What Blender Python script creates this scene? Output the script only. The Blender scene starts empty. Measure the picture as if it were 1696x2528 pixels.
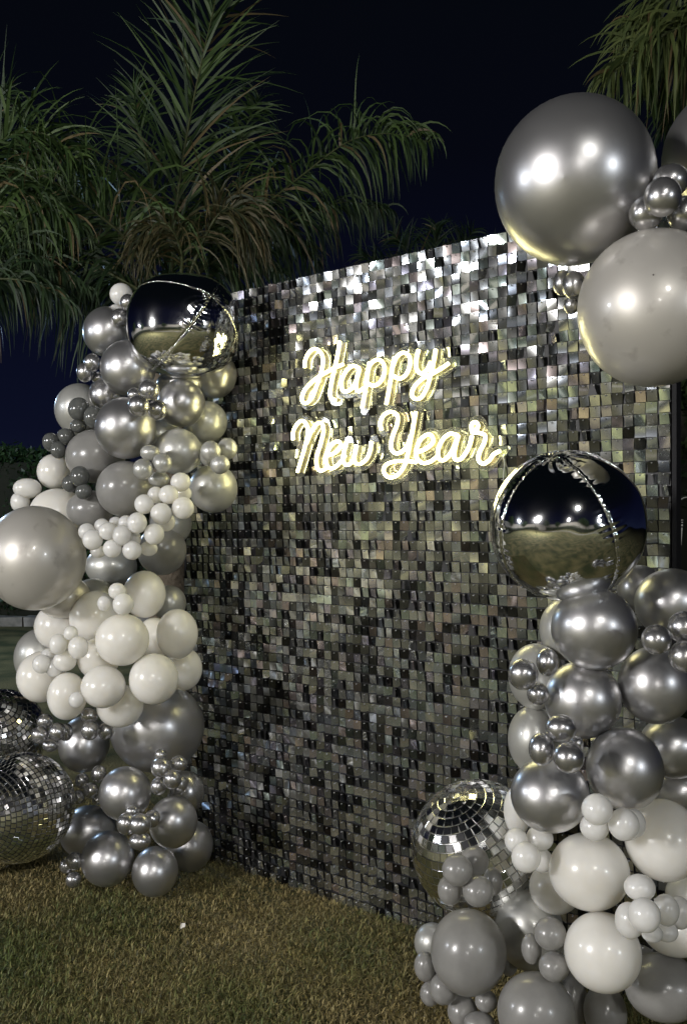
import bpy, math, random
import numpy as np
from mathutils import Vector, Matrix, Euler
rnd = random.Random(7)
rng = np.random.default_rng(11)
scene = bpy.context.scene
C = scene.collection

# ------------------------------------------------------------------ camera
F = 2200.0; CX = 848.0; HY = 1294.0; CAMZ = 1.435          # focal length in photo pixels, centre column, horizon row
cd = bpy.data.cameras.new('camera'); cam = bpy.data.objects.new('camera', cd); C.objects.link(cam)
cam.location = (0, 0, CAMZ); cam.rotation_euler = (math.pi/2, 0, 0)
cd.sensor_fit = 'VERTICAL'; cd.sensor_height = 36.0; cd.lens = F/2528.0*36.0
cd.shift_y = (HY-1264.0)/2528.0
cd.clip_start = 0.05; cd.clip_end = 500
scene.camera = cam

# ------------------------------------------------------------------ night sky
world = bpy.data.worlds.new('World'); scene.world = world; world.use_nodes = True
wt = world.node_tree; wn = wt.nodes; bg = wn['Background']
tc = wn.new('ShaderNodeTexCoord'); sx = wn.new('ShaderNodeSeparateXYZ'); ramp = wn.new('ShaderNodeValToRGB')
wt.links.new(tc.outputs['Generated'], sx.inputs[0]); wt.links.new(sx.outputs['Z'], ramp.inputs[0]); wt.links.new(ramp.outputs[0], bg.inputs[0])
e = ramp.color_ramp.elements
e[0].position = 0.0; e[0].color = (.0062, .0085, .0225, 1)
e[1].position = 0.62; e[1].color = (.0014, .0022, .0032, 1)
for p, c in ((.10, (.0034, .0046, .0150, 1)), (.24, (.0022, .0029, .0100, 1)), (.38, (.0016, .0021, .0050, 1))):
    q = e.new(p); q.color = c
bg.inputs[1].default_value = 1.0
vs = scene.view_settings; vs.view_transform = 'Standard'; vs.look = 'None'; vs.gamma = 1; vs.use_curve_mapping = False; vs.exposure = 0.08
scene.cycles.max_bounces = 6; scene.cycles.glossy_bounces = 4; scene.cycles.transparent_max_bounces = 8
scene.cycles.sample_clamp_indirect = 4.0

# ------------------------------------------------------------------ lamps (light of the lamp posts standing on the lawn; the tall one is an added fill)
LAMPS = [  # name, location, watts, colour, radius, label
    ('bright', (-6.0, -2.8, 3.0), 1750, (1.0, .97, .95), .48),
    ('tall',   (1.2, -9.5, 6.4), 950, (1.0, .98, .93), .42),  # added fill lamp, set high to brighten the grass
    ('blue',   (-5.2, 8.8, 3.4), 250, (.50, .72, 1.0), .14),
    ('low',    (5.5, -5.5, 3.0), 380, (.90, .95, 1.0), .30),
    ('far',    (-1.6, -12.0, 3.6), 480, (1.0, .96, .92), .14),
    ('side',   (-9.4, .9, 2.9), 400, (.88, .92, 1.0), .16),
]
for n, loc, w, col, r in LAMPS:
    ld = bpy.data.lights.new('lamp_light', 'POINT'); ld.energy = w; ld.color = col; ld.shadow_soft_size = r
    lo = bpy.data.objects.new('lamp_light', ld); lo.location = loc; C.objects.link(lo)

# ------------------------------------------------------------------ helpers
def P(px, py, d):
    """a point of the place seen at photo pixel (px, py), d metres in front of the camera"""
    return Vector(((px-CX)/F*d, d, CAMZ-(py-HY)/F*d))

def mesh_from(name, verts, faces, smooth=True, uv=None):
    me = bpy.data.meshes.new(name)
    me.from_pydata([tuple(v) for v in verts], [], faces)
    if smooth: me.polygons.foreach_set('use_smooth', [True]*len(me.polygons))
    me.update(); return me

def mesh_np(name, V, Q, smooth=False):
    """fast mesh from numpy: V (n,3), Q (m,k) faces of k corners"""
    me = bpy.data.meshes.new(name); k = Q.shape[1]
    me.vertices.add(len(V)); me.vertices.foreach_set('co', np.asarray(V, dtype=np.float32).ravel())
    me.loops.add(Q.size); me.loops.foreach_set('vertex_index', np.asarray(Q, dtype=np.int32).ravel())
    me.polygons.add(len(Q)); me.polygons.foreach_set('loop_start', np.arange(0, Q.size, k, dtype=np.int32))
    if smooth: me.polygons.foreach_set('use_smooth', np.ones(len(Q), dtype=bool))
    me.update(calc_edges=True); return me

def point_color(me, arr, name='tone'):
    a = me.color_attributes.new(name, 'FLOAT_COLOR', 'POINT')
    arr = np.asarray(arr, dtype=np.float32)
    a.data.foreach_set('color', np.concatenate([arr, np.ones((len(arr), 1), np.float32)], 1).ravel())

def obj(name, me, mat=None, parent=None):
    o = bpy.data.objects.new(name, me); C.objects.link(o)
    if mat is not None and me is not None and not me.materials: me.materials.append(mat)
    if parent is not None: o.parent = parent
    return o
def tag(o, label=None, cat=None, group=None, kind=None):
    if label: o['label'] = label
    if cat: o['category'] = cat
    if group: o['group'] = group
    if kind: o['kind'] = kind
    return o
def empty(name, loc=(0, 0, 0)):
    o = bpy.data.objects.new(name, None); o.location = loc; o.empty_display_size = .1; C.objects.link(o); return o

def box(x0, x1, y0, y1, z0, z1):
    v = [(x, y, z) for x in (x0, x1) for y in (y0, y1) for z in (z0, z1)]
    f = [(0, 1, 3, 2), (4, 6, 7, 5), (0, 4, 5, 1), (2, 3, 7, 6), (0, 2, 6, 4), (1, 5, 7, 3)]
    return v, f
def join(parts):
    V, Fc = [], []
    for v, f in parts:
        n = len(V); V += list(v); Fc += [tuple(i+n for i in q) for q in f]
    return V, Fc
def tube(pts, rad, seg=8, cap=True):
    pts = [Vector(p) for p in pts]; n = len(pts); V, Fc = [], []
    t = (pts[1]-pts[0]).normalized(); ref = Vector((0, 0, 1)) if abs(t.z) < .9 else Vector((1, 0, 0))
    nrm = t.cross(ref).normalized()
    for i in range(n):
        t = (pts[min(i+1, n-1)]-pts[max(i-1, 0)]).normalized()
        nrm = (nrm-t*nrm.dot(t)).normalized(); b = t.cross(nrm)
        r = rad[i] if hasattr(rad, '__len__') else rad
        for k in range(seg):
            a = 2*math.pi*k/seg; V.append(pts[i]+nrm*(r*math.cos(a))+b*(r*math.sin(a)))
    for i in range(n-1):
        for k in range(seg):
            Fc.append((i*seg+k, i*seg+(k+1) % seg, (i+1)*seg+(k+1) % seg, (i+1)*seg+k))
    if cap: Fc.append(tuple(range(seg))[::-1]); Fc.append(tuple(range((n-1)*seg, n*seg)))
    return V, Fc
def lathe(prof, seg=24, ax=2):
    V, Fc = [], []
    for r, z in prof:
        for k in range(seg):
            a = 2*math.pi*k/seg; V.append(Vector((r*math.cos(a), r*math.sin(a), z)))
    for i in range(len(prof)-1):
        for k in range(seg): Fc.append((i*seg+k, i*seg+(k+1) % seg, (i+1)*seg+(k+1) % seg, (i+1)*seg+k))
    return V, Fc
def catmull(pts, per=8):
    pts = [Vector(p) for p in pts]
    if len(pts) < 3:
        return [pts[0].lerp(pts[-1], i/per) for i in range(per+1)]
    P_ = [pts[0]*2-pts[1]]+pts+[pts[-1]*2-pts[-2]]; out = []
    for i in range(1, len(P_)-2):
        a, b, c, d = P_[i-1:i+3]
        for k in range(per):
            t = k/per
            out.append(.5*((2*b)+(c-a)*t+(2*a-5*b+4*c-d)*t*t+(3*b-a-3*c+d)*t**3))
    out.append(pts[-1]); return out

# ------------------------------------------------------------------ materials
def mat(name, color, rough=.5, metal=0., **kw):
    m = bpy.data.materials.new(name); m.use_nodes = True
    b = m.node_tree.nodes['Principled BSDF']
    b.inputs['Base Color'].default_value = (*color, 1); b.inputs['Roughness'].default_value = rough; b.inputs['Metallic'].default_value = metal
    for k, v in kw.items():
        b.inputs[k.replace('_', ' ')].default_value = v
    return m
def bsdf(m): return m.node_tree.nodes['Principled BSDF']
def noise_to(m, sock, c0, c1, scale, detail=4, lo=.35, hi=.65, coord='Object', vec=None):
    nt = m.node_tree; t = nt.nodes.new('ShaderNodeTexCoord'); n = nt.nodes.new('ShaderNodeTexNoise'); r = nt.nodes.new('ShaderNodeValToRGB')
    n.inputs['Scale'].default_value = scale; n.inputs['Detail'].default_value = detail
    nt.links.new(t.outputs[coord], n.inputs['Vector']); nt.links.new(n.outputs['Fac'], r.inputs[0])
    r.color_ramp.elements[0].position = lo; r.color_ramp.elements[1].position = hi
    f = lambda c: (*c, 1) if hasattr(c, '__len__') else (c, c, c, 1)
    r.color_ramp.elements[0].color = f(c0); r.color_ramp.elements[1].color = f(c1)
    nt.links.new(r.outputs[0], bsdf(m).inputs[sock]); return n, r
def bump(m, scale, dist, strength=.3, detail=3, coord='Object'):
    nt = m.node_tree; t = nt.nodes.new('ShaderNodeTexCoord'); n = nt.nodes.new('ShaderNodeTexNoise'); b = nt.nodes.new('ShaderNodeBump')
    n.inputs['Scale'].default_value = scale; n.inputs['Detail'].default_value = detail
    b.inputs['Strength'].default_value = strength; b.inputs['Distance'].default_value = dist
    nt.links.new(t.outputs[coord], n.inputs['Vector']); nt.links.new(n.outputs['Fac'], b.inputs['Height']); nt.links.new(b.outputs[0], bsdf(m).inputs['Normal'])

M = {}
M['C'] = mat('chrome_latex', (.56, .555, .56), .33, .88, Coat_Weight=.4, Coat_Roughness=.17)
noise_to(M['C'], 'Roughness', .315, .345, 3.0)
M['c'] = mat('chrome_latex_taut', (.54, .535, .54), .27, .90, Coat_Weight=.4, Coat_Roughness=.12)
M['S'] = mat('silver_pearl_latex', (.52, .52, .49), .40, .50, Coat_Weight=.5, Coat_Roughness=.10)
noise_to(M['S'], 'Roughness', .36, .40, 2.2)
M['P'] = mat('champagne_pearl_latex', (.56, .535, .49), .42, .40, Coat_Weight=.55, Coat_Roughness=.12)
noise_to(M['P'], 'Roughness', .38, .43, 2.0)
noise_to(M['P'], 'Base Color', (.575, .55, .505), (.40, .375, .34), 3.2, 9, .60, .76)
noise_to(M['S'], 'Base Color', (.53, .53, .50), (.40, .40, .375), 2.6, 9, .60, .78)
M['W'] = mat('white_latex', (.78, .76, .71), .26, 0.0, Coat_Weight=.15, Coat_Roughness=.12, Subsurface_Weight=.9, Subsurface_Scale=.10, Subsurface_Radius=(1, .95, .85))
noise_to(M['W'], 'Base Color', (.78, .755, .695), (.84, .815, .76), 1.4)
M['G'] = mat('grey_latex', (.27, .26, .245), .28, 0.0, Coat_Weight=.3, Coat_Roughness=.16, Subsurface_Weight=.5, Subsurface_Scale=.04, Subsurface_Radius=(1, 1, 1))
noise_to(M['G'], 'Base Color', (.25, .245, .235), (.31, .305, .29), 1.3)
M['D'] = mat('dark_grey_latex', (.11, .115, .11), .2, 0.0, Coat_Weight=.4, Coat_Roughness=.1)
noise_to(M['D'], 'Base Color', (.095, .10, .097), (.13, .135, .128), 1.3)
M['foil'] = mat('mirror_foil', (.84, .85, .86), .075, 1.0)
M['foil_seam'] = mat('foil_seam', (.85, .85, .83), .16, 1.0)
M['mirror'] = mat('mirror_glass', (.95, .95, .94), .12, 1.0)
M['grout'] = mat('black_grout', (.012, .012, .012), .6)
M['foil_grout'] = mat('silver_grout', (.75, .75, .73), .28, 1.0)
M['nozzle'] = mat('balloon_nozzle', (.10, .09, .08), .5)
M['sequin'] = mat('mirror_sequin', (.6, .6, .6), .2, .93)
nt = M['sequin'].node_tree; at = nt.nodes.new('ShaderNodeAttribute'); at.attribute_name = 'tone'
sepc = nt.nodes.new('ShaderNodeSeparateColor')
nt.links.new(at.outputs['Color'], bsdf(M['sequin']).inputs['Base Color'])
nt.links.new(at.outputs['Color'], sepc.inputs[0])
mr = nt.nodes.new('ShaderNodeMapRange'); mr.inputs['From Min'].default_value = .15; mr.inputs['From Max'].default_value = .9
mr.inputs['To Min'].default_value = .20; mr.inputs['To Max'].default_value = .09
nt.links.new(sepc.outputs['Green'], mr.inputs['Value']); nt.links.new(mr.outputs[0], bsdf(M['sequin']).inputs['Roughness'])
M['peg'] = mat('clear_peg', (.75, .75, .75), .18, .6)
M['panel'] = mat('black_panel', (.012, .012, .013), .5)
M['frame'] = mat('black_frame', (.014, .014, .016), .6, 0, Specular_IOR_Level=.15)
M['neon'] = mat('neon_tube_front', (1, .95, .8), .4); bsdf(M['neon']).inputs['Emission Color'].default_value = (1.0, .925, .44, 1); bsdf(M['neon']).inputs['Emission Strength'].default_value = 15.0
M['neon_side'] = mat('neon_tube_side', (1, .9, .5), .4); bsdf(M['neon_side']).inputs['Emission Color'].default_value = (1.0, .84, .34, 1); bsdf(M['neon_side']).inputs['Emission Strength'].default_value = .85
m = bpy.data.materials.new('clear_acrylic'); m.use_nodes = True; nt = m.node_tree; nt.nodes.clear()
o_ = nt.nodes.new('ShaderNodeOutputMaterial'); mx = nt.nodes.new('ShaderNodeMixShader'); tr = nt.nodes.new('ShaderNodeBsdfTransparent'); gl = nt.nodes.new('ShaderNodeBsdfGlossy'); fr = nt.nodes.new('ShaderNodeFresnel')
fr.inputs['IOR'].default_value = 1.49; gl.inputs['Roughness'].default_value = .08; tr.inputs['Color'].default_value = (.93, .94, .92, 1)
halo_df = nt.nodes.new('ShaderNodeBsdfDiffuse'); halo_df.inputs[0].default_value = (.8, .8, .74, 1); m2 = nt.nodes.new('ShaderNodeMixShader'); m2.inputs[0].default_value = .055  # faint diffuse share stands in for the glow halo around the tubes
nt.links.new(tr.outputs[0], m2.inputs[1]); nt.links.new(halo_df.outputs[0], m2.inputs[2])
nt.links.new(fr.outputs[0], mx.inputs[0]); nt.links.new(m2.outputs[0], mx.inputs[1]); nt.links.new(gl.outputs[0], mx.inputs[2]); nt.links.new(mx.outputs[0], o_.inputs[0]); M['acrylic'] = m
M['acrylic_edge'] = mat('acrylic_edge', (.30, .30, .26), .25, 0.0, Coat_Weight=.5)
M['cable'] = mat('white_cable', (.55, .55, .50), .45)
M['lamp_glass'] = mat('lamp_glass', (.9, .88, .8), .3); bsdf(M['lamp_glass']).inputs['Emission Color'].default_value = (1, .88, .72, 1); bsdf(M['lamp_glass']).inputs['Emission Strength'].default_value = 14
M['paper'] = mat('white_paper', (.75, .72, .66), .8)
M['stone'] = mat('kerb_stone', (.30, .28, .25), .85); noise_to(M['stone'], 'Base Color', (.20, .19, .17), (.40, .38, .34), 5); bump(M['stone'], 14, .02, .6)
M['bark'] = mat('palm_bark', (.14, .115, .085), .9); noise_to(M['bark'], 'Base Color', (.09, .075, .055), (.20, .165, .12), 9); bump(M['bark'], 30, .02, .8)
M['path'] = mat('path_paving', (.33, .31, .28), .8); noise_to(M['path'], 'Base Color', (.26, .245, .22), (.38, .36, .32), 3); bump(M['path'], 40, .01, .4)
M['wall'] = mat('rendered_wall', (.5, .46, .40), .85); noise_to(M['wall'], 'Base Color', (.42, .39, .34), (.55, .51, .45), 1.5)

def attr_leaf(name, rough=.5, trans=.25):
    m = mat(name, (.1, .1, .05), rough); nt = m.node_tree; a = nt.nodes.new('ShaderNodeAttribute'); a.attribute_name = 'tone'
    nt.links.new(a.outputs['Color'], bsdf(m).inputs['Base Color'])
    tl = nt.nodes.new('ShaderNodeBsdfTranslucent'); mx = nt.nodes.new('ShaderNodeMixShader'); mx.inputs[0].default_value = trans
    nt.links.new(a.outputs['Color'], tl.inputs[0]); out = nt.nodes['Material Output']
    nt.links.new(bsdf(m).outputs[0], mx.inputs[1]); nt.links.new(tl.outputs[0], mx.inputs[2]); nt.links.new(mx.outputs[0], out.inputs[0]); return m
M['blade'] = attr_leaf('grass_blade', .6, .2)
M['leaf'] = attr_leaf('palm_leaf', .55, .22)
M['hedge'] = attr_leaf('hedge_leaf', .42, .2)
M['soil'] = mat('lawn_ground', (.09, .075, .035), .95)
nt = M['soil'].node_tree
n1, r1 = noise_to(M['soil'], 'Base Color', (.06, .072, .024), (.22, .19, .08), 2.2, 8, .38, .62)
bump(M['soil'], 60, .03, .9, 6)

# ------------------------------------------------------------------ ground, hedges, kerb
gme = mesh_from('ground', [(-90, -90, 0), (90, -90, 0), (90, 110, 0), (-90, 110, 0)], [(0, 1, 2, 3)], False)
tag(obj('ground', gme, M['soil']), kind='structure')

def hedge(name, x0, x1, y0, y1, h, n, label, leaf=.055, parent=None, tone=((.018, .045, .016), (.06, .12, .045)), lumpy=.35):
    root = empty(name, ((x0+x1)/2, (y0+y1)/2, 0)); tag(root, label, 'hedge')
    cx, cy = (x0+x1)/2, (y0+y1)/2
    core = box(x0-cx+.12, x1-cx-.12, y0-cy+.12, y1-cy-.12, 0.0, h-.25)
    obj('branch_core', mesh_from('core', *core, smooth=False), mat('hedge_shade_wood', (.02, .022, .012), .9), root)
    u = rng.random((n, 3)); L = x1-x0; W = y1-y0
    face = rng.random(n); pos = np.zeros((n, 3))
    fs = L*h*2+L*W; pf = L*h/fs
    X = u[:, 0]*L-L/2; Z = u[:, 1]*h; Y = np.where(face < pf, -W/2, np.where(face < 2*pf, W/2, (u[:, 1]-.5)*W)); Z = np.where(face < 2*pf, Z, h)
    bulge = lumpy*(np.sin(X*1.7+1)*.5+np.sin(X*3.9+Z*2.2)*.3+np.sin(X*7.3-Z*5)*.2)*.5
    dep = -np.abs(rng.normal(0, .10, n))
    Y = Y+np.where(face < pf, -bulge-dep, np.where(face < 2*pf, bulge+dep, 0)); Z = Z+np.where(face < 2*pf, 0, bulge+dep)+np.where(face < 2*pf, 0, rng.normal(0, .05, n))
    ctr = np.stack([X, Y, np.clip(Z, .02, None)], 1)
    V, Q, col = leaves_np(ctr, leaf*(.6+.8*rng.random(n)), tone)
    me = mesh_np('foliage', V, Q); point_color(me, col); f = obj('foliage', me, M['hedge'], root); f['kind'] = 'stuff'
    return root
def leaves_np(ctr, size, tone):
    n = len(ctr); a = rng.normal(size=(n, 3)); a /= np.linalg.norm(a, axis=1)[:, None]
    b = rng.normal(size=(n, 3)); b -= a*(a*b).sum(1)[:, None]; b /= np.linalg.norm(b, axis=1)[:, None]
    s = size[:, None]
    V = np.stack([ctr-a*s, ctr+b*s*.38, ctr+a*s, ctr-b*s*.38], 1).reshape(-1, 3)
    Q = np.arange(4*n).reshape(n, 4); t = rng.random(n)[:, None]
    col = np.array(tone[0])*(1-t)+np.array(tone[1])*t
    return V, Q, np.repeat(col, 4, 0)

hedge('hedge', -11.0, -3.4, 13.4, 14.6, 2.62, 30000, 'leafy dark green hedge far back beyond the lawn at the left edge')
hedge('hedge', -3.2, 4.2, 13.4, 14.6, 2.0, 9000, 'dark hedge seen in the gap between the white balloons and the sequin wall', .06)
hedge('hedge', 1.98, 5.2, 6.3, 7.2, 2.5, 16000, 'dark hedge behind the black upright at the right edge of the sequin wall', .05, tone=((.02, .035, .012), (.06, .10, .035)))
# kerb: a row of separate stones
ker = tag(empty('kerb', (0, 12.6, 0)), 'low pale stone kerb in front of the far hedge at the left edge', 'kerb')
x = -9.0
while x < 1.2:
    w = rnd.uniform(.38, .62); z = rnd.uniform(.11, .16)
    v, f = box(x, x+w-.02, -.13+rnd.uniform(-.02, .02), .13, 0, z)
    v = [(a+rnd.uniform(-.012, .012), b+rnd.uniform(-.015, .015), c+(rnd.uniform(-.02, .012) if c > 0 else 0)) for a, b, c in v]
    obj('stone', mesh_from('stone', v, f, False), M['stone'], ker); x += w

# ---- the place behind the camera (it shows in the mirrors): path, hedge, garden wall
v, f = box(-16, 16, -9.6, -8.0, 0.0, .02); tag(obj('path', mesh_from('path', v, f, False), M['path']), kind='structure')
hedge('hedge', -14, 14, -15.2, -14.2, 1.5, 9000, 'long clipped hedge on the far side of the lawn behind the photographer', .09)
gw = empty('garden_wall', (0, -17, 0)); tag(gw, 'pale rendered garden wall behind the photographer', 'wall')
v, f = box(-16, 16, -.12, .12, 0, 2.9); obj('wall_body', mesh_from('wall_body', v, f, False), M['wall'], gw)
v, f = box(-16.05, 16.05, -.17, .17, 2.903, 3.0); obj('coping', mesh_from('coping', v, f, False), M['stone'], gw)
gw = empty('garden_wall', (-15, -4, 0)); tag(gw, 'pale rendered garden wall along the left side of the lawn outside the frame', 'wall')
v, f = box(-.12, .12, -12.8, 13, 0, 2.5); obj('wall_body', mesh_from('wall_body', v, f, False), M['wall'], gw)
v, f = box(-.17, .17, -12.7, 13.05, 2.503, 2.6); obj('coping', mesh_from('coping', v, f, False), M['stone'], gw)
hedge('hedge', -13.9, -13.1, -9, 7, .9, 5000, 'low clipped hedge at the foot of the left garden wall', .09)

def leafy_tree(x, y, h, r, label):
    t = tag(empty('tree', (x, y, 0)), label, 'tree', 'trees around the lawn behind the photographer')
    obj('trunk', mesh_from('trunk', *tube([(0, 0, 0), (.05, .03, h*.35), (-.04, .05, h*.7)], [.16, .12, .05], 10)), M['bark'], t)
    n = 3500; cl = rng.normal(size=(14, 3)); cl /= np.linalg.norm(cl, axis=1)[:, None]; cl *= r*.62
    p = cl[rng.integers(0, 14, n)]+rng.normal(0, r*.24, (n, 3)); p[:, 2] = p[:, 2]*.8+h*.72
    V, Q, col = leaves_np(p, .13*(.6+.8*rng.random(n)), ((.012, .03, .01), (.05, .09, .03)))
    me = mesh_np('crown', V, Q); point_color(me, col); obj('crown', me, M['hedge'], t)['kind'] = 'stuff'
for x, y, h, r, lb in ((-12.2, -12.5, 4.6, 1.6, 'round tree at the corner of the two garden walls'), (-7.4, -15.8, 3.9, 1.3, 'tree by the back wall left of the far lamp'), (3.6, -15.9, 4.8, 1.7, 'largest tree by the back wall right of the far lamp'),
                       (9.4, -15.6, 3.6, 1.3, 'small tree by the back wall at its right end'), (-13.8, -2.2, 3.8, 1.3, 'tree at the middle of the left garden wall'), (-13.9, 4.6, 4.4, 1.5, 'tree at the near end of the left garden wall')):
    leafy_tree(x, y, h, r, lb)
lamp_lab = {'bright': 'tall garden lamp on the lawn far left behind the photographer', 'tall': 'tallest lamp, added straight behind the photographer as fill light for the grass',
            'blue': 'cool white garden lamp left of the balloons outside the frame', 'low': 'garden lamp far right behind the photographer',
            'side': 'cool garden lamp on the lawn directly left of the wall outside the frame',
            'far': 'garden lamp on the far path behind the photographer'}
for n, loc, w, col, r in LAMPS:
    e_ = tag(empty('garden_lamp', (loc[0], loc[1], 0)), lamp_lab[n], 'lamp', 'garden lamps around the lawn')
    top = loc[2]+r+.06
    obj('pole', mesh_from('pole', *tube([(0.0, .34, 0), (0, .34, top+.12), (0, .25, top+.2), (0, .0, top+.16)], [.045, .035, .03, .03], 10)), M['frame'], e_)
    obj('shade', mesh_from('shade', *lathe([(.01, top+.14), (r*.7, top+.12), (r*1.5, top+.02), (r*1.5, top), (r*.7, top+.09), (.01, top+.11)], 24)), M['frame'], e_)

# ------------------------------------------------------------------ shimmer wall
WL = P(462, HY, 3.894); WR = P(1655, HY, 2.621); WL.z = WR.z = 0
wdir = (WR-WL).normalized(); wn_ = Vector((wdir.y, -wdir.x, 0))       # normal towards the camera
if wn_.y > 0: wn_ = -wn_
WLEN = (WR-WL).length; WH = 2.40
NC = 59; NR = 68; PX = WLEN/NC; PZ = WH/NR
def wall_pt(px, py, off=0.0):
    """point where the view line through a photo pixel meets the wall plane, moved off metres towards the camera side"""
    d = Vector(((px-CX)/F, 1, -(py-HY)/F)); o = Vector((0, 0, CAMZ)); p0 = WL+wn_*off
    t = (p0-o).dot(wn_)/d.dot(wn_); return o+d*t
def to_px(p): return (CX+F*p.x/p.y, HY-F*(p.z-CAMZ)/p.y)
wall = tag(empty('sequin_wall', tuple(WL)), 'tall shimmer wall of square mirror sequins behind the glowing sign', 'backdrop')
wall.rotation_euler = (0, 0, math.atan2(wdir.y, wdir.x))              # local x along the wall, local -y towards the camera
# panels: 30 cm squares with slim recessed joints
nx, nz = 7, 8
pw, ph = WLEN/nx, WH/nz
pme = mesh_from('backing_panel', *box(.0015, pw-.0015, .004, .018, .0015, ph-.0015), smooth=False)
for i in range(nx):
    for k in range(nz):
        o = obj('backing_panel', pme, M['panel'], wall); o.location = (i*pw, 0, k*ph)
for x in (-.016, WLEN+.003):
    obj('upright', mesh_from('upright', *box(x, x+.013, .0, .045, 0, WH+.01), smooth=False), M['frame'], wall)
obj('crossbar', mesh_from('crossbar', *box(0, WLEN, .02, .05, WH-.06, WH-.02), smooth=False), M['frame'], wall)
obj('crossbar', mesh_from('crossbar', *box(0, WLEN, .02, .05, 1.10, 1.14), smooth=False), M['frame'], wall)
for x in (.15, WLEN-.15):
    obj('brace', mesh_from('brace', *tube([(x, .05, 1.7), (x, .9, .02)], .015, 8)), M['frame'], wall)

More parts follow.
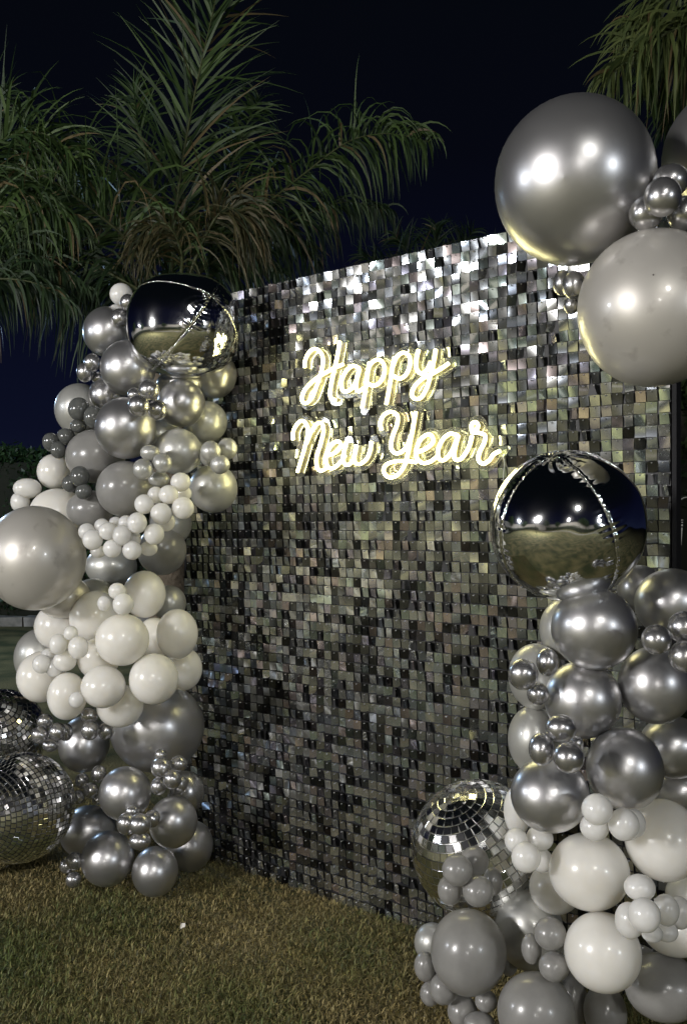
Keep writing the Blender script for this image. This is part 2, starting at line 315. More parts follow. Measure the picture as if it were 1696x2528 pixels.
# ------------------------------------------------------------------ balloons
# crop key: (x0, y0, scale) of the enlarged crop in which each was measured
CROP = {'A': (0, 680, 2.529), 'B': (0, 1200, 2.529), 'C': (0, 1700, 2.529), 'D': (1176, 200, 2.996), 'E': (1176, 1080, 3.015), 'F': (1176, 1560, 3.015), 'H': (996, 1900, 2.24)}
TABLE = '''
A 760 120 72 72 3.72 W|tiny white balloon at the very top of the left garland
A 735 225 52 48 3.78 W|tiny white balloon half hidden just under the topmost white one
A 800 170 48 55 3.55 C|tiny chrome balloon touching the upper left rim of the left foil balloon
A 752 265 56 62 3.58 C|tiny chrome balloon below the first one left of the left foil balloon
A 798 285 36 55 3.66 C|sliver of tiny chrome balloon squeezed against the left foil balloon
A 680 355 161 160 3.68 C|highest large chrome balloon of the left garland
A 805 580 175 175 3.52 C|large chrome balloon tucked under the left side of the left foil balloon
A 580 545 53 57 3.55 C|upper tiny chrome balloon in the trio on the left outline of the upper left garland
A 535 605 55 62 3.58 C|leftmost tiny chrome balloon in the trio on the left outline of the upper left garland
A 615 640 42 40 3.62 C|lowest tiny chrome balloon in the trio on the left outline of the upper left garland
A 1345 622 137 148 3.66 C|yellow lit chrome balloon under the right side of the left foil balloon
A 1135 800 150 150 3.48 C|yellow lit chrome balloon straight below the left foil balloon
A 672 745 112 115 3.64 C|chrome balloon mostly hidden between two larger chrome ones at upper left
A 790 955 193 193 3.36 C|largest chrome balloon in the middle of the upper left garland with yellow right flank
A 505 840 162 165 3.78 S|pearl grey balloon with a bright blue white left rim
A 497 835 70 74 3.55 D|upper tiny dark grey balloon in the trio over the blue rimmed pearl balloon
A 588 885 62 72 3.50 D|right tiny dark grey balloon in the trio over the blue rimmed pearl balloon
A 492 940 52 45 3.60 D|lowest tiny dark grey balloon in the trio over the blue rimmed pearl balloon
A 935 715 66 66 3.27 C|upper tiny chrome balloon in the cluster between the large upper left chrome ones
A 870 815 68 70 3.18 C|left tiny chrome balloon in the cluster between the large upper left chrome ones
A 985 840 63 66 3.25 C|right tiny chrome balloon in the cluster between the large upper left chrome ones
A 843 745 45 45 3.32 C|half hidden tiny chrome balloon at the back of the upper left cluster
A 1290 915 133 132 3.64 S|yellow tinted pearl balloon against the sequins under the left foil balloon
A 1115 1100 150 145 3.42 S|pearl silver balloon left of the four tiny pearl ones near the sequins
A 1130 675 150 80 3.62 C|shaded chrome balloon filling the gap right under the left foil balloon
A 1010 1010 130 120 3.60 S|shaded pearl balloon behind the largest chrome one of the upper left garland
A 1230 1020 110 100 3.70 S|shaded pearl balloon near the sequins behind the two upper pearl ones
A 1318 1098 64 66 3.30 S|left tiny pearl balloon in the cluster beside the sequin wall
A 1422 1082 62 68 3.36 S|right tiny pearl balloon in the cluster beside the sequin wall
A 1375 1180 63 60 3.30 S|lowest tiny pearl balloon in the cluster beside the sequin wall
A 1300 1128 50 62 3.38 S|half hidden tiny pearl balloon in the cluster beside the sequin wall
A 1335 1330 152 152 3.52 S|big pearl balloon with a dark nozzle spot against the sequins
A 320 1040 54 58 3.58 D|left tiny dark grey balloon in the trio against the night sky
A 415 1005 58 54 3.60 D|upper tiny dark grey balloon in the trio against the night sky
A 367 1090 50 55 3.55 D|lowest tiny dark grey balloon in the trio against the night sky
A 600 1130 190 168 3.56 G|upper large matt grey balloon in the middle of the left garland
A 345 1225 110 110 3.76 W|white balloon on the left outline just above the big champagne balloon
A 175 1330 92 64 3.70 W|upper small white balloon sticking out left above the champagne balloon
A 130 1415 62 66 3.70 W|lower small white balloon sticking out left above the champagne balloon
A 365 1480 178 150 3.66 W|large white balloon peeking over the big champagne balloon
A 502 1255 62 66 3.42 D|upper tiny dark grey balloon in the trio over the matt grey balloons
A 440 1300 52 54 3.46 D|left tiny dark grey balloon in the trio over the matt grey balloons
A 527 1350 54 50 3.42 D|lowest tiny dark grey balloon in the trio over the matt grey balloons
A 790 1335 186 176 3.40 G|lower large matt grey balloon with a dark nozzle spot in the left garland
A 940 1108 64 50 3.26 S|upper tiny pearl balloon in the cluster right of the grey balloons
A 1015 1172 62 62 3.18 S|right tiny pearl balloon in the cluster right of the grey balloons
A 896 1210 65 66 3.16 S|left tiny pearl balloon in the cluster right of the grey balloons
A 995 1272 68 48 3.26 S|lowest tiny pearl balloon in the cluster right of the grey balloons
A 570 1460 152 118 3.52 G|third matt grey balloon partly behind the champagne balloon
A 1130 1290 64 60 3.18 W|tiny white balloon at the upper right end of the string of tiny white ones
A 1142 1362 58 50 3.24 W|tiny white balloon just below the upper right end of the white string
A 1055 1368 62 60 3.14 W|tiny white balloon in the string left of its upper right end
A 975 1372 52 54 3.22 W|half hidden tiny white balloon at the back of the upper white string
A 903 1428 62 62 3.16 W|tiny white balloon at the left of the upper white string over the matt grey balloon
A 1145 1452 70 70 3.12 W|largest tiny white balloon at the right of the white string
A 1010 1488 68 68 3.10 W|tiny white balloon near the bend in the middle of the white string
A 1040 1540 56 60 3.16 W|tiny white balloon tucked under the bend of the white string
B 545 285 54 54 3.10 W|leftmost tiny white balloon at the end of the white string
B 582 335 65 64 3.08 W|second tiny white balloon from the left end of the white string
B 615 408 52 40 3.16 W|tiny white balloon hanging low behind the left end of the white string
B 640 252 50 50 3.12 W|tiny white balloon on top of the left half of the white string
B 678 282 58 56 3.06 W|tiny white balloon in the upper row of the left half of the white string
B 705 390 60 58 3.06 W|lower tiny white balloon in the left half of the white string
B 725 225 42 34 3.18 W|tiny white balloon peeking out behind the upper row of the white string
B 765 308 62 66 3.06 W|tiny white balloon at the centre of the white string
B 828 400 62 60 3.06 W|lowest tiny white balloon at the centre of the white string
B 860 230 62 66 3.04 W|tiny white balloon standing highest in the centre of the white string
B 790 232 50 50 3.12 W|tiny white balloon left of the highest one in the white string
B 828 330 56 60 3.10 W|tiny white balloon filling the gap in the centre of the white string
B 965 300 64 68 3.06 W|tiny white balloon below the bend at the right of the white string
B 932 390 56 48 3.14 W|tiny white balloon hanging at the lower right of the white string
B 228 448 323 325 3.18 P|huge champagne balloon cut off by the left edge of the photo
B 700 500 165 125 3.72 S|pale grey balloon in shade below the string of tiny white balloons
B 1015 400 155 155 3.62 G|grey balloon behind the right end of the white string beside the sequins
B 1070 240 130 130 3.66 S|pearl balloon between the white string and the sequin wall
B 590 720 150 145 3.58 S|cream balloon partly hidden right of the champagne balloon
B 400 690 175 135 3.42 P|champagne balloon overlapping the lower right of the huge champagne one
B 600 815 165 162 3.40 W|white balloon left behind the trio of tiny white ones
B 370 875 152 145 3.48 W|white balloon below the huge champagne balloon
B 735 655 56 52 3.06 W|upper tiny white balloon in the trio atop the lower white cluster
B 652 732 42 48 3.06 W|left tiny white balloon in the trio atop the lower white cluster
B 773 737 66 70 3.02 W|right tiny white balloon in the trio atop the lower white cluster
B 905 675 135 148 3.40 W|white balloon at the top right of the lower white cluster
B 1058 730 108 112 3.66 S|grey cream balloon behind the top right of the white cluster beside the sequins
B 770 957 170 163 3.12 W|largest white balloon in the centre of the lower white cluster
B 1110 922 130 157 3.30 W|white balloon at the far right of the lower white cluster
B 965 950 115 130 3.40 W|white balloon wedged between the central and far right ones
B 445 918 46 46 3.16 W|upper tiny white balloon in the cluster on the left of the white balloons
B 368 987 58 66 3.18 W|left tiny white balloon in the cluster on the left of the white balloons
B 492 1008 64 72 3.12 W|right tiny white balloon in the cluster on the left of the white balloons
B 440 965 60 60 3.24 W|tiny white balloon at the back of the cluster on the left of the white balloons
B 410 1090 75 66 3.22 W|small white balloon under the cluster on the left of the white balloons
B 268 1070 178 188 3.62 S|pearl balloon with a blue lit left rim behind the lower white cluster
B 262 1190 155 160 3.38 W|leftmost large white balloon of the lower white cluster
B 265 1110 60 60 3.22 W|left tiny white balloon of the three over the leftmost large white one
B 305 1058 48 46 3.26 W|upper tiny white balloon of the three over the leftmost large white one
B 345 1132 60 60 3.24 W|right tiny white balloon of the three over the leftmost large white one
B 425 1310 125 150 3.22 W|large white balloon at the lower left of the lower white cluster
B 480 1335 48 50 3.08 W|tiny white balloon in front of the lower left white one
B 650 1252 142 134 3.12 W|large white balloon at the bottom middle of the lower white cluster
B 965 1203 155 160 3.12 W|large white balloon at the lower right of the lower white cluster
B 1148 1140 118 136 3.42 W|shaded white balloon beside the sequins at the right of the lower white cluster
B 755 1370 148 135 3.28 W|lowest white balloon of the left garland
B 620 1075 135 130 3.28 W|white balloon filling the middle of the lower white cluster
C 985 240 297 280 3.58 C|biggest chrome balloon of the left garland below the white ones
C 530 345 162 178 3.62 C|chrome balloon left of the biggest chrome one below the white cluster
C 560 165 55 52 3.30 C|upper tiny chrome balloon just below the lower white cluster
C 565 260 58 62 3.28 C|middle tiny chrome balloon just below the lower white cluster
C 665 262 52 58 3.34 C|right tiny chrome balloon just below the lower white cluster
C 285 205 52 50 3.44 C|highest tiny chrome balloon beside the upper mirror ball
C 252 290 57 57 3.34 C|leftmost tiny chrome balloon beside the upper mirror ball
C 362 268 54 58 3.34 C|second tiny chrome balloon beside the upper mirror ball
C 320 350 54 44 3.40 C|lowest tiny chrome balloon beside the upper mirror ball
C 415 272 44 56 3.42 C|rightmost tiny chrome balloon beside the upper mirror ball
C 620 532 50 55 3.44 C|highest tiny chrome balloon in the dark gap right of the lower mirror ball
C 515 575 46 50 3.48 C|tiny chrome balloon at the upper left of the dark gap beside the lower mirror ball
C 570 635 50 50 3.42 C|middle tiny chrome balloon in the dark gap right of the lower mirror ball
C 492 678 42 46 3.50 C|lowest tiny chrome balloon touching the right side of the lower mirror ball
C 612 692 36 34 3.50 C|half hidden tiny chrome balloon right of the dark gap beside the lower mirror ball
C 785 652 166 172 3.30 C|large chrome balloon in the centre of the lower left chrome cluster
C 1010 492 66 66 3.22 C|upper left tiny chrome balloon in the cluster below the biggest chrome one
C 1118 470 57 54 3.26 C|upper right tiny chrome balloon in the cluster below the biggest chrome one
C 1078 566 58 62 3.16 C|front tiny chrome balloon in the cluster below the biggest chrome one
C 992 608 50 58 3.22 C|lower left tiny chrome balloon in the cluster below the biggest chrome one
C 1130 595 42 56 3.28 C|lower right tiny chrome balloon in the cluster below the biggest chrome one
C 1005 412 40 38 3.30 C|tiny chrome balloon at the back of the cluster below the biggest chrome one
C 1165 645 118 138 3.52 C|chrome balloon beside the sequins right of the tiny cluster
C 1085 830 153 166 3.26 C|large chrome balloon at the right of the lower left chrome cluster
C 795 842 66 72 3.12 C|left tiny chrome balloon in the bottom cluster of the left garland
C 877 845 70 70 3.06 C|front tiny chrome balloon in the bottom cluster of the left garland
C 955 812 52 58 3.14 C|right tiny chrome balloon in the bottom cluster of the left garland
C 876 950 70 56 3.10 C|lowest tiny chrome balloon in the bottom cluster of the left garland
C 830 765 46 42 3.20 C|rear tiny chrome balloon in the bottom cluster of the left garland
C 560 890 185 168 3.70 C|large chrome balloon in shadow just right of the lower mirror ball
C 1190 980 143 165 3.62 C|shadowed chrome balloon on the grass next to the sequin wall
C 677 1058 168 178 3.44 C|left large chrome balloon of the front pair resting on the grass
C 972 1138 145 162 3.40 C|right large chrome balloon of the front pair resting on the grass
C 470 1075 55 58 3.40 C|upper tiny chrome balloon low on the grass at the left of the front pair
C 420 1105 46 50 3.44 C|left tiny chrome balloon low on the grass at the left of the front pair
C 463 1192 52 52 3.42 C|lowest tiny chrome balloon touching the grass at the left of the front pair
D 714 760 597 640 2.22 C|huge chrome balloon above the right end of the sequin wall
D 1308 1688 590 590 2.10 P|huge champagne balloon at the right edge above the right foil balloon
D 1857 554 515 515 2.34 C|huge chrome balloon cut off by the upper right edge of the photo
D 1430 742 140 132 2.08 C|upper small chrome balloon in the cluster between the huge balloons
D 1370 862 143 152 1.98 C|front small chrome balloon in the cluster between the huge balloons
D 1250 982 130 135 2.06 C|left small chrome balloon in the cluster between the huge balloons
D 1530 985 130 135 2.08 C|right small chrome balloon in the cluster between the huge balloons
D 715 1510 88 108 2.26 C|front small chrome balloon below the huge chrome one over the sequins
D 632 1495 72 98 2.32 C|left small chrome balloon below the huge chrome one over the sequins
D 700 1655 60 75 2.32 C|lowest small chrome balloon peeking out left of the huge champagne one
E 1210 1120 175 172 2.50 C|chrome balloon in shade right behind the right foil balloon
E 1450 1235 288 262 2.34 C|large chrome balloon at the right edge beside the right foil balloon
E 868 1421 325 306 2.18 C|large chrome balloon straight below the right foil balloon
E 655 1430 192 230 2.40 S|pale pearl balloon behind the large chrome one below the right foil balloon
E 1335 1503 116 112 1.98 C|left small chrome balloon in the trio at the right edge
E 1540 1412 125 120 2.02 C|upper small chrome balloon in the trio at the right edge
F 1545 182 122 120 1.98 C|lowest small chrome balloon in the trio at the right edge
F 440 330 208 248 2.36 S|pearl balloon behind the upper small chrome trio beside the sequins
F 345 316 113 120 2.12 C|left small chrome balloon in the upper trio beside the sequins
F 525 225 84 108 2.18 C|right small chrome balloon in the upper trio beside the sequins
F 455 460 82 86 2.18 C|lowest small chrome balloon in the upper trio beside the sequins
F 785 500 290 290 2.22 C|large chrome balloon in the middle of the right column with a yellow upper left flank
F 1320 390 285 290 2.22 C|large chrome balloon at the right edge below the small trio
F 425 800 196 258 2.38 S|pearl balloon behind the lower small chrome trio beside the sequins
F 625 718 116 106 2.04 C|upper small chrome balloon in the lower trio of the right column
F 482 872 98 124 2.04 C|left small chrome balloon in the lower trio of the right column
F 683 933 118 118 1.98 C|right small chrome balloon in the lower trio of the right column
F 745 830 50 58 2.12 C|half hidden small chrome balloon behind the lower trio of the right column
F 1092 1012 292 312 2.14 C|large chrome balloon right of the lower small trio
F 1460 855 265 235 2.42 C|chrome balloon behind at the right edge above the white balloons
F 1510 1190 210 190 2.46 C|dark chrome balloon at the right edge just above the white balloons
F 540 1207 295 285 2.12 C|lowest large chrome balloon of the right column above the white balloons
F 895 1318 118 120 1.96 W|upper small white balloon in the cluster on top of the white balloons at right
F 875 1450 110 106 2.02 W|left small white balloon in the cluster on top of the white balloons at right
F 1090 1430 118 124 1.98 W|front small white balloon in the cluster on top of the white balloons at right
F 1165 1425 92 112 2.06 W|rightmost small white balloon in the cluster on top of the white balloons at right
F 300 1330 100 190 2.42 W|cream lit white balloon behind the lowest large chrome one
H 1430 385 218 232 2.16 W|large white balloon at the right edge below the chrome ones
H 622 392 66 74 2.16 W|left small white balloon in the cluster beside the right mirror ball
H 675 482 82 88 2.10 W|front small white balloon in the cluster beside the right mirror ball
H 750 378 76 72 2.18 W|upper right small white balloon in the cluster beside the right mirror ball
H 762 500 62 70 2.22 W|rear small white balloon in the cluster beside the right mirror ball
H 1022 560 226 220 2.16 W|biggest white balloon in the centre of the right garland
H 835 650 145 150 2.40 W|shaded white balloon between the right mirror ball and the biggest white one
H 1303 650 90 76 1.96 W|upper small white balloon in the cluster near the lower right edge
H 1328 802 92 100 1.88 W|front small white balloon in the cluster near the lower right edge
H 1245 830 82 106 1.94 W|left small white balloon in the cluster near the lower right edge
H 1448 775 75 92 1.98 W|right small white balloon in the cluster near the lower right edge
H 1520 790 72 96 2.04 W|rightmost shaded small white balloon in the cluster near the lower right edge
H 1450 895 68 58 2.02 W|lower right small white balloon in the cluster near the lower right edge
H 1372 905 62 50 2.00 W|lowest small white balloon in the cluster near the lower right edge
H 1096 1002 216 230 2.10 W|lowest large white balloon of the right garland
H 1498 878 196 152 2.24 W|white balloon behind the small cluster at the lower right edge
H 1560 690 120 110 2.30 W|white balloon mostly cut off by the right edge beside the small cluster
H 1432 1200 222 196 2.24 G|large grey balloon in the bottom right corner
H 1300 1090 120 130 2.40 G|shaded grey balloon between the lowest large white one and the bottom right corner
H 1112 1340 120 170 2.38 G|grey balloon under the lowest large white one at the bottom edge
H 920 1270 92 180 2.50 G|dark shaded grey balloon in the gap right of the bottom centre grey one
H 726 1332 214 236 2.24 G|large grey balloon with a dark nozzle spot at the bottom edge
H 358 1002 210 248 2.34 G|large egg shaped matt grey balloon at the left of the lower right garland
H 690 880 190 236 2.46 S|tall pearl grey balloon between the egg shaped grey one and the white ones
H 808 905 90 95 2.14 G|upper small grey balloon in the trio over the tall pearl grey one
H 705 988 56 90 2.20 G|left small grey balloon in the trio over the tall pearl grey one
H 830 1087 86 85 2.14 G|lowest small grey balloon in the trio over the tall pearl grey one
H 295 553 84 90 2.18 G|upper left small grey balloon in the cluster in front of the right mirror ball
H 392 505 78 86 2.26 G|upper right small grey balloon in the cluster in front of the right mirror ball
H 255 665 68 86 2.26 G|lower left small grey balloon in the cluster in front of the right mirror ball
H 410 670 86 90 2.18 G|lower right small grey balloon in the cluster in front of the right mirror ball
H 492 618 54 82 2.30 G|rear small grey balloon in the cluster in front of the right mirror ball
H 160 955 102 115 2.56 S|pale grey balloon behind the left side of the egg shaped one over the grass
H 118 1085 60 88 2.42 G|upper small grey balloon over the grass left of the egg shaped one
H 220 1205 80 98 2.40 G|middle small grey balloon over the grass below the egg shaped one
H 148 1238 58 74 2.48 G|lower left small shaded grey balloon over the grass
H 325 1335 84 98 2.42 G|small grey balloon standing on the grass at the bottom edge
H 455 1278 62 64 2.36 G|tiny pale grey balloon left of the bottom centre grey one
H 418 1398 86 62 2.34 G|small grey balloon cut off by the bottom edge left of the large one
H 575 985 70 160 2.52 G|grey balloon in shade behind the gap between the two tallest grey ones
'''
KINDNAME = {'C': 'chrome', 'S': 'pearl silver', 'P': 'champagne', 'W': 'white', 'G': 'grey', 'D': 'dark grey'}

def balloon_mesh(name, seg, rings, neck, m, egg=.06):
    """unit balloon: a latex profile, crown at one end and a short neck at the other, whose neck points along the given direction"""
    prof = []
    for i in range(rings+1):
        t = math.pi*i/rings; z = math.cos(t); r = math.sin(t)
        r *= 1+egg*z                                # fuller at the crown
        if z < -.80: z -= .10*((-.80-z)/.20)**2      # slight draw towards the neck
        prof.append((max(r, .0004), z))
    V, Fc = lathe(prof, seg)
    q = Vector((0, 0, -1)).rotation_difference(Vector(neck).normalized())
    V = [q @ v for v in V]
    # refit to a unit bounding box, so that the measured size is the size
    arr = np.array([tuple(v) for v in V]); mn, mx_ = arr.min(0), arr.max(0); arr = (arr-(mn+mx_)/2)/((mx_-mn)/2)
    me = mesh_from(name, arr, Fc); me.materials.append(m); return me
NECKS = [(.1, 1, -.15), (-.35, 1, .2), (.4, 1, .3), (.0, 1, -.5), (-.3, 1, -.35), (.45, 1, -.1)]
UNIT = {}
for k in KINDNAME:
    for big in (0, 1):
        UNIT[k, big] = [balloon_mesh('balloon', 48 if big else 36, 32 if big else 24, nk, M['c' if (k == 'C' and not big) else k]) for nk in NECKS]
KNOT = {}
for k in KINDNAME:
    pr = [(.001, 0), (.07, .0), (.055, .05), (.035, .10), (.045, .13), (.06, .16), (.045, .19), (.03, .20), (.05, .26), (.075, .30), (.06, .30), (.02, .24)]
    v, f = lathe(pr, 12); q = Vector((0, 0, 1)).rotation_difference(Vector((0, 1, 0))); KNOT[k] = mesh_from('knot', [q @ p for p in v], f)
    KNOT[k].materials.append(M[k])
ELL = []       # photo ellipses of the round things, to know which sequins stay in view
def add_ellipse(x, y, rx, ry): ELL.append((x, y, rx, ry))
BAL = {}
for i, row in enumerate(TABLE.strip().splitlines()):
    a, label = row.split('|'); a = a.split(); x0, y0, s = CROP[a[0]]
    px, py, rx, ry = x0+float(a[1])/s, y0+float(a[2])/s, float(a[3])/s, float(a[4])/s; d = float(a[5]); k = a[6]
    big = 1 if rx > 52 else 0
    tx, ty = (px-CX)/F, (py-HY)/F
    c = P(px, py, d); wx = rx*d/F/math.sqrt(1+tx*tx); wz = ry*d/F/math.sqrt(1+ty*ty)
    if c.z-wz < .004: c.z = wz+.004
    o = obj('balloon', UNIT[k, big][i % 6]); o.location = c; o.scale = (wx, (wx+wz)/2, wz)
    side = 'left' if px < 700 else 'right'
    tag(o, label, 'balloon', ('%s %s balloons of the %s garland' % ('large' if big else 'small', KINDNAME[k], side)))
    kn = obj('knot', KNOT[k], None, o); nk = Vector(NECKS[i % 6]).normalized(); kn.location = nk*.97
    kn.rotation_euler = Vector((0, 1, 0)).rotation_difference(nk).to_euler(); 
    if big: kn.scale = (.6, .6, .6)
    add_ellipse(px, py, rx, ry); BAL[label] = o

# dark nozzle spots at the crown of some balloons
def spot(label, u, v_, r):
    o = BAL[label]; n = Vector((u, -math.sqrt(max(0, 1-u*u-v_*v_)), v_))
    # unit sphere offset, tiny dimpled disc
    vv, ff = lathe([(.0005, .004), (.45, .005), (.8, .008), (1.0, .002), (1.05, -.02)], 14); q = Vector((0, 0, 1)).rotation_difference(n)
    s = r; vv = [q @ Vector((p.x*s, p.y*s, p.z*.6)) + n*1.0 for p in vv]
    obj('nozzle_spot', mesh_from('nozzle_spot', vv, ff), M['nozzle'], o)
spot('huge champagne balloon at the right edge above the right foil balloon', -.33, .19, .010)
spot('huge champagne balloon cut off by the left edge of the photo', -.42, -.06, .02)
spot('lower large matt grey balloon with a dark nozzle spot in the left garland', -.48, -.52, .022)
spot('large grey balloon with a dark nozzle spot at the bottom edge', .17, .05, .022)
spot('big pearl balloon with a dark nozzle spot against the sequins', -.42, .10, .025)

# ------------------------------------------------------------------ foil balloons
def foil_balloon(px, py, rx, ry, d, axis, up, label, square=0.0, wr=1.0):
    tx, ty = (px-CX)/F, (py-HY)/F
    c = P(px, py, d); wx = rx*d/F/math.sqrt(1+tx*tx); wz = ry*d/F/math.sqrt(1+ty*ty); root = tag(empty('foil_balloon', tuple(c)), label, 'foil balloon', 'mirror foil balloons')
    ax = Vector(axis).normalized(); u = Vector(up); u = (u-ax*u.dot(ax)).normalized(); w = ax.cross(u)
    Rm = Matrix((u, w, ax)).transposed()
    nu, nv = 320, 200; V = np.zeros(((nv+1)*nu, 3))
    th = np.linspace(.0005, math.pi-.0005, nv+1)[:, None]; ph = (np.arange(nu)*2*math.pi/nu)[None, :]
    X = np.sin(th)*np.cos(ph); Y = np.sin(th)*np.sin(ph); Z = np.cos(th)*np.ones_like(ph)
    # four gores meet in two great circles through the poles (ph = 0, 90, 180, 270 degrees)
    dd = np.minimum(np.abs(X), np.abs(Y))                      # distance to the nearest seam plane
    al = th*np.ones_like(ph)
    r = 1-.014*np.exp(-(dd/.020)**2)
    wob = np.sin(al*47+3*np.sin(al*9))*.5+np.sin(al*83+ph*2)*.35+np.sin(al*29+1.3)*.3
    pole = np.exp(-((np.sin(th))/.30)**2)*np.ones_like(ph)
    r += wr*.0068*wob*np.exp(-(dd/.13)**2)*(.6+.4*np.sin(al*5))
    r += wr*.0065*pole*np.sin(ph*17+4*np.sin(al*6))*np.minimum(1, np.sin(th)*8)
    r += wr*(.0030*np.sin(ph*5+al*4)*np.sin(al*3)+.0024*np.sin(ph*3-al*7+1)+.0012*np.sin(ph*11+al*13)*np.sin(al*6))*np.sin(al)
    p = np.stack([X*r, Y*r, Z*r], -1).reshape(-1, 3) @ np.array(Rm).T
    if square > 0:
        q = 2+square; nrm = (np.abs(p)**q).sum(1)**(1/q); p = p/nrm[:, None]*np.linalg.norm(p, axis=1)[:, None]
        p /= np.abs(p).max(0)
    p *= np.array([wx, (wx+wz)/2*.97, wz])
    i, k = np.meshgrid(np.arange(nv), np.arange(nu), indexing='ij'); kk = (k+1) % nu
    Q = np.stack([i*nu+k, (i+1)*nu+k, (i+1)*nu+kk, i*nu+kk], -1).reshape(-1, 4)
    obj('foil_skin', mesh_np('foil_skin', p, Q, True), M['foil'], root)
    grid = p.reshape(nv+1, nu, 3)
    # welded seam: a narrow crimped strip on each of the four gore joints
    for s in range(4):
        line = grid[:, (s*nu//4) % nu]; pts = [Vector(line[j])*1.006 for j in range(4, nv-3)]
        rad = [.0006+.0015*abs(math.sin(j*.72)) for j in range(len(pts))]
        obj('seam', mesh_from('seam', *tube(pts, rad, 6)), M['foil_seam'], root)
    add_ellipse(px, py, rx, ry); return root
foil_balloon(1150/2.529, 680+318/2.529, 350/2.529, 322/2.529, 3.46, (.55, -.72, .34), (.48, .2, .80), 'mirror foil balloon crowning the left garland beside the top of the sequin wall', .42, .75)
foil_balloon(1176+672/3.015, 1080+657/3.015, 588/3.015, 562/3.015, 2.22, (-.25, -.33, .90), (.25, -.956, .15), 'mirror foil balloon hanging below the champagne balloon in front of the sequins on the right', .0, 1.35)

# ------------------------------------------------------------------ mirror balls
def mirror_ball(px, py, r_px, d, axis, rows, gap, label, grout, jitter=.04, sq=1.0, keep=300, n_named=True):
    c = P(px, py, d); R = r_px*d/F
    if c.z-R < .01: c.z = R+.01
    root = tag(empty('mirror_ball', tuple(c)), label, 'mirror ball', 'mirror balls in the garlands')
    core = lathe([(R*.988*math.sin(math.pi*i/28)+.0003, R*.988*math.cos(math.pi*i/28)) for i in range(29)], 48)
    q = Vector((0, 0, 1)).rotation_difference(Vector(axis).normalized())
    obj('core', mesh_from('core', [q @ v for v in core[0]], core[1]), grout, root)
    tiles = []; h = math.pi/rows
    for i in range(rows):
        t0 = (i+.5)*h; n = max(4, round(2*math.pi*math.sin(t0)/h)); off = rnd.random()*.3
        for k in range(n):
            a = 2*math.pi*(k+off)/n; hw = math.pi*math.sin(t0)/n*(1-gap); hh = h/2*(1-gap)
            nrm = Vector((math.sin(t0)*math.cos(a), math.sin(t0)*math.sin(a), math.cos(t0)))
            e1 = Vector((-math.sin(a), math.cos(a), 0)); e2 = nrm.cross(e1)
            nn = (nrm+e1*rnd.gauss(0, jitter)+e2*rnd.gauss(0, jitter)).normalized()
            e1 = (e1-nn*e1.dot(nn)).normalized(); e2 = nn.cross(e1)
            nrm, nn, e1, e2 = q @ nrm, q @ nn, q @ e1, q @ e2
            v = []
            for z, s in ((-.010, 1.0), (.004, 1.0), (.007, .90)):
                for su, sv in ((-1, -1), (1, -1), (1, 1), (-1, 1)):
                    v.append((nrm+e1*(su*hw*s)+e2*(sv*hh*s)+nn*z)*R)
            tiles.append((nrm, v))
    fc = [(8, 9, 10, 11)]+[(a, (a+1) % 4, (a+1) % 4+4, a+4) for a in range(4)]+[(a+4, (a+1) % 4+4, (a+1) % 4+8, a+8) for a in range(4)]
    view = (Vector((0, 0, CAMZ))-c).normalized(); sc_ = []
    for idx, (nrm, v) in enumerate(tiles):
        w = c+nrm*R; fx, fy = to_px(w); s = nrm.dot(view)
        if not (2 < fx < 1694 and 0 < fy < 2528): s -= 5
        for (ex, ey, erx, ery) in ELL:
            if (fx-ex)**2/(erx**2)+(fy-ey)**2/(ery**2) < 1 and label_hides(ex, ey, px, py): s -= 3; break
        sc_.append((s, idx))
    sc_.sort(reverse=True); named = set(i for s, i in sc_[:keep] if s > .05)
    rest = []
    for idx, (nrm, v) in enumerate(tiles):
        if idx in named: obj('mirror_tile', mesh_from('mirror_tile', v, fc, False), M['mirror'], root)
        else: rest.append((v, fc))
    V, Fc = join(rest); o = obj('mirror_tiles', mesh_from('mirror_tiles', V, Fc, False), M['mirror'], root); o['kind'] = 'stuff'
    add_ellipse(px, py, r_px, r_px)
    return root
def label_hides(ex, ey, px, py): return True
mirror_ball(0, 1815, 112, 3.72, (.15, -.60, .78), 28, .16, 'mirror ball behind the two others at the left edge, upper one', M['grout'])
mirror_ball(50, 1992, 131, 3.30, (-.42, -.88, .05), 34, .15, 'large front mirror ball beside the chrome balloons at the left edge', M['grout'], jitter=.045)
mirror_ball(-25, 2085, 80, 3.66, (.2, -.3, .9), 26, .13, 'dark mirror ball on the grass beneath the large front one at the left edge', M['grout'], keep=120)
mirror_ball(1180, 2094, 163, 2.62, (-.42, -.30, .85), 26, .055, 'mirror ball with silver joints standing by the foot of the sequin wall at right', M['foil_grout'], jitter=.02)

